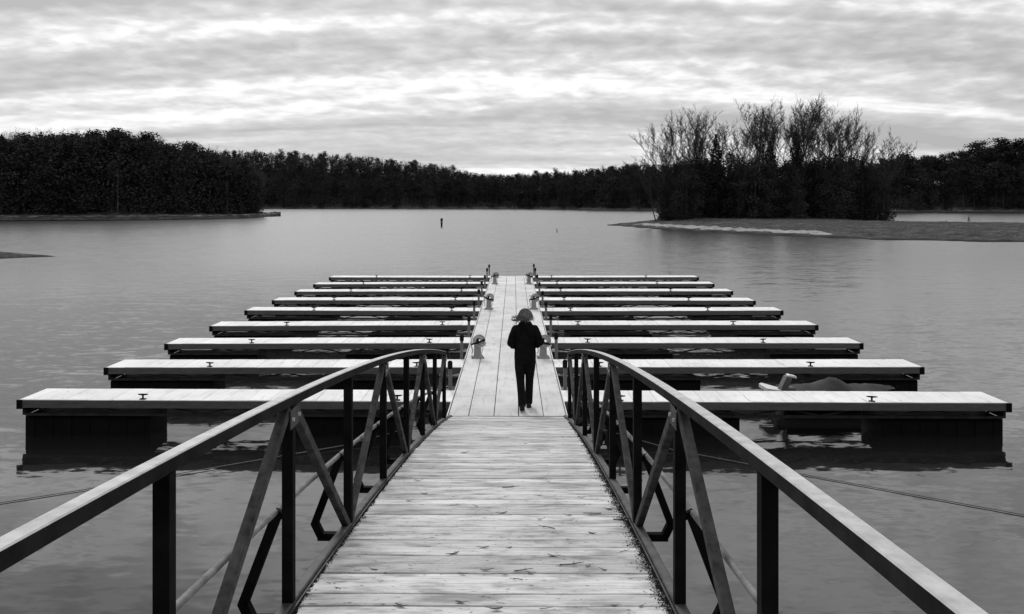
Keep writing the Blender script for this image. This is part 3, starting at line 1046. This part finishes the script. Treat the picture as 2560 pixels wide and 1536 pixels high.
# utility pedestals with coiled hoses
def pedestal(side, y, where, k):
    t = empty('dock_pedestal', (side * 0.70 + 0.03, y, DECK + 0.002), random.uniform(-.15, .15))
    tag(t, 'grey pedestal with coiled hose on the %s of the walkway, %s' % ('left' if side < 0 else 'right', where), 'pedestal', 'pedestals on the walkway')
    base = MB()
    base.box((0, 0, 0.008), (0.27, 0.24, 0.016), 0.004)
    o = base.build('base_plate', M['pedestal'], t)
    for qx in (-.11, .11):
        for qy in (-.095, .095):
            MB().tube([(qx, qy, 0.014), (qx, qy, 0.034)], 0.014, 6).build('bolt', M['black'], o)
    body = MB()
    rings = [(0.012, .095, .085), (0.05, .078, .07), (0.20, .072, .062), (0.31, .07, .06), (0.33, .066, .056), (0.335, .05, .045)]
    vv_, ff_ = [], []
    for z, a, b in rings:
        c = .018
        vv_ += [(-a + c, -b, z), (a - c, -b, z), (a, -b + c, z), (a, b - c, z), (a - c, b, z), (-a + c, b, z), (-a, b - c, z), (-a, -b + c, z)]
    for r in range(len(rings) - 1):
        for j in range(8):
            ff_.append((r * 8 + j, r * 8 + (j + 1) % 8, r * 8 + 8 + (j + 1) % 8, r * 8 + 8 + j))
    ff_.append(tuple(range((len(rings) - 1) * 8, len(rings) * 8)))
    body.add(vv_, ff_)
    body.build('body', M['pedestal'], t)
    arm = MB()
    sgn = 1 if k % 2 else -1
    arm.sweep([(-.15, -.075, .345 + .05 * sgn), (0, -.08, .335), (.15, -.075, .345 - .05 * sgn)], [(-.02, -.016), (.02, -.016), (.02, .016), (-.02, .016)])
    arm.sweep([(0, -.07, .31), (0, -.075, .42)], [(-.02, -.016), (.02, -.016), (.02, .016), (-.02, .016)], up=(0, 1, 0))
    arm.build('hanger', M['black'], t)
    coil = MB()
    pts = []
    for q in range(5 * 22):
        a = 2 * math.pi * q / 22
        r = 0.035 + 0.021 * q / 22 + 0.005 * math.sin(a * 1.7 + k)
        pts.append((0.035 + r * math.cos(a), -0.055 + 0.022 * math.sin(q * .21), 0.37 + r * 0.95 * math.sin(a)))
    coil.tube(pts, 0.0135, 6, up=(0, 1, 0))
    coil.tube([(-.12, -.06, .36), (-.14, -.06, .27), (-.11, -.08, .17), (-.125, -.05, .10)], 0.0125, 6, up=(0, 1, 0))
    h = coil.build('hose_coil', M['hose'], t, True)
    MB().tube([(.13, -.06, .30), (.17, -.065, .255)], 0.018, 8, up=(0, 1, 0)).build('nozzle', M['white'], h)
    MB().tube([(-.11, -.06, .41), (-.15, -.065, .445)], 0.018, 8, up=(0, 1, 0)).build('nozzle', M['white'], h)


for (y, where, k) in ((17.95, 'nearest of its side', 0), (26.2, 'middle of its side', 1), (34.5, 'farthest of its side', 2)):
    pedestal(-1, y, where, k)
    pedestal(1, y, where, k + 1)


# ------------------------------------------------------------------ arched gangway
YG = 13.0
THETA = -0.005
gang = empty('gangway', (0.01, YG, DECK), THETA)
tag(gang, 'arched steel truss gangway with pale wooden boards leading down to the dock', 'gangway')


def drop(y):
    return 1.5478 + 0.05273 * y + 0.006272 * y * y


def gz(y):                     # deck height in gangway space (y = distance from the eye)
    return 3.2933 - drop(y)


def gslope(y):
    return -(0.05273 + 2 * 0.006272 * y)


YS, YE = -1.0, 12.985
ys = np.linspace(YS, YE, 60)
XP = 0.893


def rail_h(y):                 # height of the handrail's top above the boards
    return float(np.interp(y, [-1, 0.5, 1.5, 2.5, 3.4, 4.4, 12], [0.966, 0.966, 0.966, 0.966, 0.966, 0.966, 0.968]))


def gpath(x, dz, a=YS, b=YE, n=60):
    return [(x, y - YG, gz(y) + dz) for y in np.linspace(a, b, n)]


plank_meshes = []
for q in range(8):
    rr = random.Random(q + 5)
    L_ = 1.70 + rr.uniform(-.02, .008)
    m_ = MB()
    nx, wd, th, ch = 14, 0.1435, 0.036, 0.003
    top, vv_, ff_ = [], [], []
    for a in range(nx + 1):       # slightly wavy, worn board with eased edges and ragged ends
        x = -L_ / 2 + L_ * a / nx
        e0, e1 = (rr.uniform(-.0022, .001) for _ in range(2))
        cup = rr.uniform(-.0012, .0012)
        vv_ += [(x, -wd / 2 + e0, -th), (x, -wd / 2 + e0, -ch), (x, -wd / 2 + ch + e0, cup), (x, 0, cup - .0015), (x, wd / 2 - ch + e1, cup), (x, wd / 2 + e1, -ch), (x, wd / 2 + e1, -th)]
    for j in range(7):
        for a_ in (0, nx):
            p_ = vv_[a_ * 7 + j]
            vv_[a_ * 7 + j] = (p_[0] + rr.uniform(-.012, .012), p_[1], p_[2])
    for a in range(nx):
        for j in range(7):
            j2 = (j + 1) % 7
            ff_.append((a * 7 + j, (a + 1) * 7 + j, (a + 1) * 7 + j2, a * 7 + j2))
    ff_ += [tuple(range(7)), tuple(nx * 7 + j for j in range(6, -1, -1))]
    m_.add(vv_, ff_)
    plank_meshes.append(m_.mesh('plank', M['wood']))
y = YE - 0.075
while y > YS:
    link('plank', random.choice(plank_meshes), gang,
         (random.uniform(-.008, .008), y - YG, gz(y) + random.uniform(-.0022, .0022)),
         (math.atan(gslope(y)) + random.uniform(-.006, .006), random.uniform(-.0015, .0015), random.choice((0, math.pi)) + random.uniform(-.0016, .0016)))
    # a rotation by pi about Z flips the slope sign
    o = gang.children[-1]
    if abs(o.rotation_euler.z) > 1:
        o.rotation_euler.x *= -1
    y -= 0.1465 + random.choice((-.001, 0, 0, 0.001, 0.004))

for sx in (-1, 1):
    x = sx * XP
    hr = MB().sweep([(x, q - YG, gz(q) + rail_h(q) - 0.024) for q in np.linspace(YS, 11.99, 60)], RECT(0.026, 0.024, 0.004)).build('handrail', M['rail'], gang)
    hr.data.materials.append(M['skylit'])            # upper face paler: sky brightness painted into its colour
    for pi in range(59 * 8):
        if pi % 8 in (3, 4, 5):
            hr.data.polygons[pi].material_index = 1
    MB().sweep(gpath(x, -0.033), RECT(0.026, 0.055, 0.006)).build('bottom_chord', M['chord'], gang)
    MB().tube(gpath(sx * 0.952, 0.43, YS, 11.99), 0.014, 8).build('mid_rail', M['midrail'], gang, True)
    MB().sweep(gpath(sx * 0.859, -0.012), [(-.004, -.03), (.004, -.03), (.004, .018), (-.004, .018)]).build('edge_angle', M['chord'], gang)
posts = [11.95 - 1.352 * i for i in range(10)]
for i, yp in enumerate(posts):
    for sx in (-1, 1):
        x = sx * XP
        z0 = gz(yp)
        ht = rail_h(yp) - 0.048
        MB().box((x, yp - YG, z0 + (ht - 0.16) / 2), (0.050, 0.048, ht + 0.16)).build('post', M['post'], gang)
        # outrigger below the deck with its brace up to the mid rail
        br = MB()
        sq = [(-.022, -.022), (.022, -.022), (.022, .022), (-.022, .022)]
        br.sweep([(sx * 0.945, yp - YG, z0 + 0.42), (sx * 1.10, yp - YG, z0 + 0.01)], sq, up=(0, 1, 0))
        br.sweep([(sx * 1.103, yp - YG, z0 + 0.022), (sx * 1.058, yp - YG, z0 - 0.07)], sq, up=(0, 1, 0))
        br.build('outrigger_brace', M['post'], gang)
        MB().sweep([(sx * 0.80, yp - YG, z0 - 0.068), (sx * 1.08, yp - YG, z0 - 0.068)], sq, up=(0, 0, 1)).build('outrigger', M['post'], gang)
        MB().sweep([(sx * 0.912, yp - YG + .003, z0 + 0.41), (sx * 0.958, yp - YG + .003, z0 + 0.432)], [(-.014, -.014), (.014, -.014), (.014, .014), (-.014, .014)]).build('rail_stub', M['post'], gang)
    MB().box((0, yp - YG, gz(yp) - 0.11), (1.56, 0.06, 0.12)).build('floor_beam', M['under'], gang)
for i in range(9):             # diagonals meet the handrail at every other post, starting with the end post
    hi, lo = (i, i + 1) if i % 2 == 0 else (i + 1, i)
    ya, yb = posts[hi], posts[lo]
    sgn = 1 if yb > ya else -1
    for sx in (-1, 1):
        MB().sweep([(sx * XP, ya + sgn * 0.045 - YG, gz(ya) + rail_h(ya) - 0.055), (sx * XP, yb - sgn * 0.05 - YG, gz(yb) + 0.022)],
                   RECT(0.021, 0.024, 0.004), up=(0, 0, 1)).build('diagonal_brace', M['truss'], gang)
for i in range(0, 10, 2):      # plates where the diagonals meet the handrail
    for sx in (-1, 1):
        zt = gz(posts[i]) + rail_h(posts[i]) - 0.10
        g_ = MB().box((sx * (XP - 0.0275), posts[i] - YG, zt), (0.005, 0.15, 0.085)).build('gusset_plate', M['chord'], gang)
        for q in (-.05, .05):
            MB().tube([(sx * (XP - 0.029), posts[i] - YG + q, zt), (sx * (XP - 0.040), posts[i] - YG + q, zt)], 0.009, 6, up=(0, 1, 0)).build('bolt', M['skylit'], g_)
MB().box((0, YE + 0.012 - YG, gz(YE) - 0.05), (1.70, 0.02, 0.10)).build('end_plate', M['chord'], gang)

# ------------------------------------------------------------------ person
def human():
    """a woman walking away, forearms tucked in front, built at the origin facing +Y, height 1.63"""
    t = empty('person', (0.285, 13.44, DECK + 0.002), R(2))
    tag(t, 'person in black jacket and dark trousers walking away along the dock, hair blown sideways', 'person')

    def remeshed(name, prims, mat, vox, parent, smooth=8):
        m_ = MB()
        for p in prims:
            if p[0] == 'e':
                m_.ellipsoid(p[1], p[2], rot=(Matrix.Rotation(p[3][0], 3, p[3][1]) if len(p) > 3 else None))
            else:                # tapered limb: points and radii (rx, ry)
                pts, rad = p[1], p[2]
                dense_p, dense_r = [], []
                for a in range(len(pts) - 1):
                    for s in range(6):
                        u = s / 6
                        dense_p.append(Vector(pts[a]).lerp(Vector(pts[a + 1]), u))
                        dense_r.append((rad[a][0] * (1 - u) + rad[a + 1][0] * u, rad[a][1] * (1 - u) + rad[a + 1][1] * u))
                dense_p.append(Vector(pts[-1]))
                dense_r.append(rad[-1])
                vv_, ff_ = [], []
                k_ = 14
                for q, (rx, ry) in zip(dense_p, dense_r):
                    for j in range(k_):
                        an = 2 * math.pi * j / k_
                        vv_.append((q.x + rx * math.cos(an), q.y + ry * math.sin(an), q.z))
                for a in range(len(dense_p) - 1):
                    for j in range(k_):
                        ff_.append((a * k_ + j, a * k_ + (j + 1) % k_, (a + 1) * k_ + (j + 1) % k_, (a + 1) * k_ + j))
                ff_ += [tuple(range(k_ - 1, -1, -1)), tuple((len(dense_p) - 1) * k_ + j for j in range(k_))]
                m_.add(vv_, ff_)
        o = m_.build(name, mat, parent, True)
        r = o.modifiers.new('remesh', 'REMESH')
        r.mode = 'VOXEL'
        r.voxel_size = vox
        r.use_smooth_shade = True
        s = o.modifiers.new('smooth', 'SMOOTH')
        s.factor = 0.5
        s.iterations = smooth
        return o

    # joints: left foot trails (toe pushing off), right foot forward
    LH, RH = (-.085, 0, .86), (.085, .01, .86)
    LK, RK = (-.075, .02, .47), (.075, .10, .47)
    LA, RA = (-.055, -.16, .10), (.065, .16, .085)
    LS, RS = (-.158, 0, 1.30), (.158, 0, 1.30)
    LE, RE = (-.238, -.045, 1.075), (.238, -.045, 1.085)
    LW, RW = (-.155, .175, 1.0), (.155, .175, 1.01)
    # the body itself, one continuous surface
    hand = []
    for sx, W in ((-1, LW), (1, RW)):
        hand.append(('e', (W[0] - sx * .035, W[1] + .05, W[2] - .005), (.035, .05, .022)))
        for f in range(4):
            x = W[0] - sx * (.015 + .016 * f)
            hand.append(('l', [(x, W[1] + .08, W[2]), (x - sx * .012, W[1] + .12, W[2] - .02), (x - sx * .02, W[1] + .115, W[2] - .05 - .004 * f)], [(.009, .009), (.008, .008), (.007, .007)]))
        hand.append(('l', [(W[0] - sx * .02, W[1] + .03, W[2] + .01), (W[0] - sx * .06, W[1] + .06, W[2] + .028)], [(.011, .011), (.008, .008)]))
    remeshed('body', [
        ('e', (0, .015, 1.505), (.075, .092, .112)), ('e', (0, .06, 1.455), (.055, .05, .055)), ('e', (0, .112, 1.49), (.012, .018, .018)),
        ('e', (-.077, .01, 1.49), (.012, .02, .03)), ('e', (.077, .01, 1.49), (.012, .02, .03)),
        ('l', [(0, -.01, 1.30), (0, 0, 1.43)], [(.06, .06), (.05, .055)]),
        ('l', [(0, 0, .84), (0, 0, 1.0), (0, 0, 1.2), (0, -.005, 1.33), (0, -.005, 1.38)], [(.15, .10), (.125, .09), (.15, .105), (.15, .085), (.06, .05)]),
        ('l', [LS, LE], [(.05, .05), (.04, .04)]), ('l', [RS, RE], [(.05, .05), (.04, .04)]),
        ('e', (-.16, 0, 1.30), (.05, .05, .05)), ('e', (.16, 0, 1.30), (.05, .05, .05)),
        ('l', [LE, LW], [(.038, .038), (.027, .027)]), ('l', [RE, RW], [(.038, .038), (.027, .027)]),
        ('l', [LH, LK, LA], [(.085, .088), (.055, .058), (.036, .04)]), ('l', [RH, RK, RA], [(.085, .088), (.055, .058), (.036, .04)]),
        ('l', [(LA[0], LA[1] - .02, .10), (LA[0] - .005, LA[1] + .1, .03)], [(.035, .04), (.03, .05)]),
        ('l', [(RA[0], RA[1] - .02, .09), (RA[0] + .005, RA[1] + .1, .03)], [(.035, .04), (.03, .05)]),
    ] + hand, M['skin'], 0.0065, t, 4)
    remeshed('jacket', [
        ('l', [(0, 0, .80), (0, 0, .90), (0, 0, 1.02), (0, -.002, 1.16), (0, -.006, 1.27), (0, -.01, 1.335), (0, -.01, 1.375), (0, -.005, 1.41)],
         [(.172, .135), (.176, .14), (.165, .135), (.178, .138), (.180, .125), (.145, .105), (.10, .088), (.085, .085)]),
        ('e', (0, -.035, 1.375), (.112, .075, .05)),
        ('e', (-.150, -.005, 1.295), (.066, .074, .058)), ('e', (.150, -.005, 1.295), (.066, .074, .058)),
        ('l', [LS, (-.205, -.02, 1.19), LE], [(.062, .07), (.06, .068), (.056, .062)]), ('l', [RS, (.205, -.02, 1.19), RE], [(.062, .07), (.06, .068), (.056, .062)]),
        ('e', (LE[0] + .004, LE[1], LE[2] - .01), (.06, .066, .058)), ('e', (RE[0] - .004, RE[1], RE[2] - .01), (.06, .066, .058)),
        ('l', [LE, (-.20, .07, 1.03), LW], [(.06, .06), (.055, .055), (.045, .045)]), ('l', [RE, (.20, .07, 1.04), RW], [(.06, .06), (.055, .055), (.045, .045)]),
        ('e', (-.20, .05, 1.01), (.05, .09, .05)), ('e', (.20, .05, 1.02), (.05, .09, .05)),
    ], M['jacket'], 0.011, t, 6)
    remeshed('trousers', [
        ('e', (0, 0, .83), (.165, .125, .10)),
        ('l', [LH, (-.083, .012, .66), LK, (-.064, -.07, .28), (LA[0], LA[1] - .005, .085)], [(.092, .105), (.085, .092), (.068, .075), (.064, .07), (.062, .075)]),
        ('l', [RH, (.083, .06, .66), RK, (.07, .13, .28), (RA[0], RA[1] - .005, .055)], [(.092, .105), (.085, .092), (.068, .075), (.064, .07), (.062, .075)]),
    ], M['trousers'], 0.011, t, 5)
    for (A, up) in ((LA, .03), (RA, 0)):
        remeshed('shoe', [('l', [(A[0], A[1] - .035, .0 + up), (A[0], A[1] - .03, .09 + up)], [(.042, .055), (.038, .05)]),
                          ('e', (A[0], A[1] + .06, .042 + up * .4), (.045, .125, .042)), ('e', (A[0], A[1] - .03, .04 + up), (.038, .05, .04))], M['shoe'], 0.008, t, 3)
    # hair: cap, shaggy sheaf to the neck and strands blown to the left
    cap = remeshed('hair', [('e', (0, -.003, 1.51), (.082, .098, .102)), ('e', (0, -.05, 1.47), (.074, .05, .075)), ('e', (.035, -.02, 1.465), (.055, .06, .05)),
                            ('e', (-.04, -.02, 1.455), (.062, .055, .05))], M['hair'], 0.009, t, 3)
    st = MB()
    rr = random.Random(3)
    for q in range(360):
        th_ = rr.uniform(0, 6.28)
        u = rr.random() ** .6
        p = Vector((math.cos(th_) * .1 * u, -.01 + math.sin(th_) * .1 * u - .02, 1.53 + .1 * math.sqrt(max(0, 1 - u * u)) * .9))
        d = Vector((p.x * 4.5, (p.y + .02) * 3, -.9))
        left = rr.random() < .13
        if left:
            p = Vector((-.06 - .03 * rr.random(), -.06 + .08 * rr.random(), 1.42 + .08 * rr.random()))
            d = Vector((-.7, -.1, -.1))
        pts = [p]
        for s in range(7):
            g = Vector((p.x * .5, (p.y + .02) * .3, -1)) if not left else Vector((-1.0, -.1, -.25 + .12 * s))
            d = d.lerp(g * 1.0, .18 if s < 3 else .4) + Vector((rr.gauss(0, .12 + .035 * s), rr.gauss(0, .12 + .04 * s), rr.gauss(0, .05 + .04 * s)))
            p = p + d.normalized() * (.023 if not left else .022)
            pts.append(p)
        st.tube(pts, .0042, 3, up=(.3, 1, .1), scales=[1, 1, 1, 1, .9, .8, .6, .3])
    st.build('strands', M['hair'], cap)
    cap.data.materials[0] = M['hair_dark']
    return t


human()

# ------------------------------------------------------------------ small boat between the first two right fingers
bt = empty('small_boat', (6.05, 15.85, 0), R(4))
tag(bt, 'small dark boat under a tarpaulin moored between the two nearest right finger piers', 'boat')
st_ = np.linspace(-1.0, 1.35, 14)
vv_, ff_ = [], []
for x in st_:
    u = (x + 1.0) / 2.35
    wd = 0.46 * (1 - max(0, u - .45) ** 2 * 2.9)
    keel = -.12 + .25 * max(0, u - .6) ** 1.6
    gun = 0.34 + .05 * u
    vv_ += [(x, -wd, gun), (x, -wd * .88, .12), (x, -wd * .5, keel), (x, 0, keel - .03), (x, wd * .5, keel), (x, wd * .88, .12), (x, wd, gun)]
for i in range(13):
    for j in range(6):
        ff_.append((i * 7 + j, i * 7 + j + 1, (i + 1) * 7 + j + 1, (i + 1) * 7 + j))
ff_ += [tuple(range(7)), tuple(13 * 7 + j for j in range(6, -1, -1))]
MB().add(vv_, ff_).build('hull', M['black'], bt, True)
vv_, ff_ = [], []
for i, x in enumerate(np.linspace(-.85, 1.25, 16)):
    u = (x + 1.0) / 2.35
    wd = 0.49 * (1 - max(0, u - .45) ** 2 * 2.9)
    ridge = 0.40 + 0.19 * math.exp(-((x + .02) / .30) ** 2) + .035 * math.sin(x * 9) + .02 * math.sin(x * 23)
    for j in range(9):
        a = -1 + j / 4
        sag = (1 - abs(a)) ** 0.8
        vv_.append((x, wd * a, 0.355 + .04 * u + (ridge - .36) * sag + .012 * math.sin(i * 2.3 + j * 1.7)))
for i in range(15):
    for j in range(8):
        ff_.append((i * 9 + j, i * 9 + j + 1, (i + 1) * 9 + j + 1, (i + 1) * 9 + j))
MB().add(vv_, ff_).build('tarpaulin', M['tarp'], bt, True)
mo = MB()
lean = Matrix.Rotation(R(26), 3, 'Y')
mo.box((-.89, -.1, .52), (.11, .16, .30), .025, rot=lean)
mo.tube([(-.95, -.1, .44), (-1.06, -.1, .25), (-1.12, -.1, .02)], 0.05, 8, up=(0, 1, 0), scales=[1, .8, .6])
mo.box((-.80, -.1, .40), (.16, .16, .10), .02)
mo.build('outboard_motor', M['pole'], bt)
MB().box((-.77, -.1, .655), (.16, .14, .04), .015, rot=Matrix.Rotation(R(14), 3, 'Y')).build('motor_cowl', M['white'], bt)
MB().add([(-1.28, -.22, .39), (-1.20, -.30, .39), (-.84, -.12, .33), (-.84, .12, .33), (-1.20, .28, .39), (-1.28, .2, .39),
          (-1.28, -.22, .455), (-1.20, -.30, .455), (-.84, -.12, .37), (-.84, .12, .37), (-1.20, .28, .455), (-1.28, .2, .455)],
         [(5, 4, 3, 2, 1, 0), (6, 7, 8, 9, 10, 11)] + [(k, (k + 1) % 6, 6 + (k + 1) % 6, 6 + k) for k in range(6)]).build('swim_platform', M['white'], bt)

# ------------------------------------------------------------------ lake markers, cables, shrubs
mk = empty('marker_post', (wx(1104, 142), 142, 0))
MB().tube([(0, 0, -2), (0, 0, 1.2), (0.02, 0, 1.42)], 0.20, 10, scales=[1, 1, .95]).build('pile', M['black'], mk, True)
MB().tube([(0, 0, .72), (0, 0, .86)], 0.206, 12).build('band', M['pedestal'], mk, True)
tag(mk, 'dark post standing alone in open water in the middle of the lake', 'post')
sk = empty('marker_stake', (wx(1393, 114), 114, 0))
sk.rotation_euler = (0, R(-9), 0)
MB().tube([(0, 0, -1), (0, 0, .42)], 0.05, 6).build('stake', M['post'], sk)
MB().box((0, 0, .40), (.13, .06, .10)).build('tip', M['post'], sk)
tag(sk, 'tiny slanting stake in the water left of the island tip', 'stake')
for sx, pts in ((-1, [(-1.05, 14.3, .22), (-2.6, 13.35, .03), (-5.65, 11.37, .012), (-6.6, 10.8, .012), (-9.5, 9.0, .012)]),
                (1, [(1.05, 14.2, .22), (2.6, 13.1, .03), (4.15, 12.04, .012), (6.43, 10.42, .012), (9.0, 8.6, .012)])):
    c = MB().tube(pts, 0.006, 6).build('mooring_cable', M['cable'])
    tag(c, 'thin grey cable lying across the water on the %s of the gangway' % ('left' if sx < 0 else 'right'), 'cable')

for (px_, Z, hh, lab) in ((2422, 126, 1.15, 'small dark shrub standing alone on the low spit right of the island'), (2365, 127, .6, 'tiny low shrub left of the lone shrub on the spit')):
    X = wx(px_, Z)
    plant('shrub', PROTO_BUSH[1], 12, (X, Z, hI(X, Z) - .05), hh, lab, 'shrub', None, widen=.7)

# grass on the spit and along the island bank
rng = np.random.default_rng(33)
V, Fq = [], []
for _ in range(16000):
    X, Z = rng.uniform(20, 95), rng.uniform(82, 152)
    z = hI(X, Z)
    if z < 0.3 or (rng.random() < island_sand(X, Z, max(2, z / .075)) * 0.96):
        continue
    for b in range(2):
        a = rng.uniform(0, 6.28)
        hh, wd = rng.uniform(.03, .13), .018
        dx, dy = math.cos(a) * wd, math.sin(a) * wd
        ox, oy = rng.normal(0, .1, 2)
        o = len(V)
        V += [(X + ox - dx, Z + oy - dy, z - .03), (X + ox + dx, Z + oy + dy, z - .03), (X + ox + dy * 2, Z + oy + dx * 2, z + hh)]
        Fq.append((o, o + 1, o + 2))
structure(link('grass', np_mesh('grass', np.array(V), np.array(Fq), M['grass'], 3)), 'stuff', 'short rough grass on the low spit and island bank')

# ------------------------------------------------------------------ leaves, twigs and dirt on the boards
def leaf_mesh(kind, rr):
    m_ = MB()
    if kind == 'leaf':
        L_, W_ = rr.uniform(.04, .07), rr.uniform(.010, .018)
        n_ = 6
        vv_, ff_ = [], []
        for i in range(n_ + 1):
            u = i / n_
            x = -L_ / 2 + L_ * u
            wd = W_ * math.sin(math.pi * (0.08 + .84 * u)) * rr.uniform(.75, 1.1)
            cz = .002 + .005 * (2 * u - 1) ** 2
            vv_ += [(x, -wd, cz + .003), (x, 0, cz), (x, wd, cz + .004)]
        for i in range(n_):
            for j in range(2):
                ff_.append((i * 3 + j, (i + 1) * 3 + j, (i + 1) * 3 + j + 1, i * 3 + j + 1))
        m_.add(vv_, ff_)
        m_.tube([(-L_ / 2 - .02, 0, .014), (-L_ / 2, 0, .012)], .0016, 4)
    else:
        pts = [(-.07 + .035 * i, rr.gauss(0, .006), .006 + .002 * i) for i in range(5)]
        m_.tube(pts, .0042, 5, scales=[1, 1, .9, .7, .4])
        m_.tube([pts[2], (pts[2][0] + .02, .03, .012)], .003, 4)
    return m_.mesh('fallen_' + kind, M['leaf'])


rr = random.Random(9)
leaf_protos = [leaf_mesh('leaf', rr) for _ in range(5)]
twig_protos = [leaf_mesh('twig', rr) for _ in range(3)]
# image positions of flecks on the boards -> gangway distance found along the arch
yy = np.linspace(3.2, 12.9, 900)
rowpix = 510 + F_PX * drop(yy) / yy


def deck_at(px_, py_):
    y = float(np.interp(-py_, -rowpix, yy))
    return wx(px_, y), y


flecks = [(1071, 1370, 'leaf'), (1210, 1372, 'leaf'), (1135, 1388, 'leaf'), (1274, 1372, 'leaf'), (1381, 1393, 'leaf'), (1430, 1416, 'twig'), (1470, 1418, 'leaf'),
          (936, 1428, 'leaf'), (892, 1430, 'leaf'), (1213, 1429, 'leaf'), (1310, 1430, 'twig'), (1325, 1436, 'leaf'), (1263, 1440, 'leaf'), (1155, 1438, 'leaf'),
          (1290, 1452, 'twig'), (845, 1475, 'leaf'), (953, 1456, 'leaf'), (1535, 1517, 'leaf'), (1603, 1519, 'leaf'), (1240, 1527, 'leaf'), (1366, 1525, 'twig'),
          (1366, 1322, 'twig'), (1480, 1288, 'twig'), (1560, 1303, 'twig'), (1524, 1276, 'leaf'), (1541, 1275, 'leaf'), (1452, 1246, 'leaf'), (1422, 1291, 'leaf'),
          (1257, 1286, 'leaf'), (1350, 1301, 'leaf'), (1277, 1222, 'twig'), (1265, 1243, 'leaf'), (1372, 1206, 'leaf'), (1160, 1134, 'leaf'), (1314, 1111, 'leaf'),
          (1044, 1204, 'leaf'), (1062, 1237, 'leaf'), (912, 1298, 'leaf'), (886, 1329, 'leaf'), (1022, 1254, 'leaf'), (1190, 1268, 'leaf'), (1478, 1336, 'leaf'),
          (1585, 1361, 'leaf'), (1598, 1361, 'leaf'), (1563, 1381, 'twig'), (1510, 1428, 'leaf'), (830, 1463, 'leaf'), (1150, 1510, 'leaf'), (1000, 1518, 'leaf')]
for i, (px_, py_, kind) in enumerate(flecks):
    X, y = deck_at(px_, py_)
    me = rr.choice(leaf_protos if kind == 'leaf' else twig_protos)
    o = link('fallen_' + kind, me, None, (X, y, CAM_Z - drop(y) + 0.004), (math.atan(gslope(y)), 0, rr.uniform(-.5, .5) + rr.choice((0, math.pi))))
    if abs(o.rotation_euler.z) > 1.5:
        o.rotation_euler.x *= -1
    s = rr.uniform(.4, 1.0)
    o.scale = (s, s, s)
    tag(o, 'small dead %s lying on the pale gangway boards' % kind, kind, 'dead %s scattered on the gangway' % ('leaves' if kind == 'leaf' else 'twigs'))

rng = np.random.default_rng(44)
C = []
for sx, amount, reach in ((1, 16000, .036), (-1, 6000, .014)):
    y = rng.uniform(0, 1, amount) ** 1.5 * 9.3 + 2.0
    wob = 0.5 + 0.5 * np.sin(y * 9) * np.sin(y * 23 + 1)
    x = sx * (0.853 - np.abs(rng.normal(0, 1, amount)) * reach * (0.35 + .65 * wob) * np.clip(1.5 - (y - 2) / 8, .25, 1))
    z = np.array([CAM_Z - drop(q) for q in y]) + rng.uniform(.003, .010, amount)
    C.append(np.stack([x + .01 - (13 - y) * .005, y, z], 1))
C = np.concatenate(C)
V, Fq = leaf_cards(C, rng.uniform(.003, .009, len(C)), rng, 0.08)
structure(link('leaf_litter', np_mesh('leaf_litter', V, Fq, M['litter'])), 'stuff', 'dark dirt and leaf crumbs along the edges of the gangway boards')
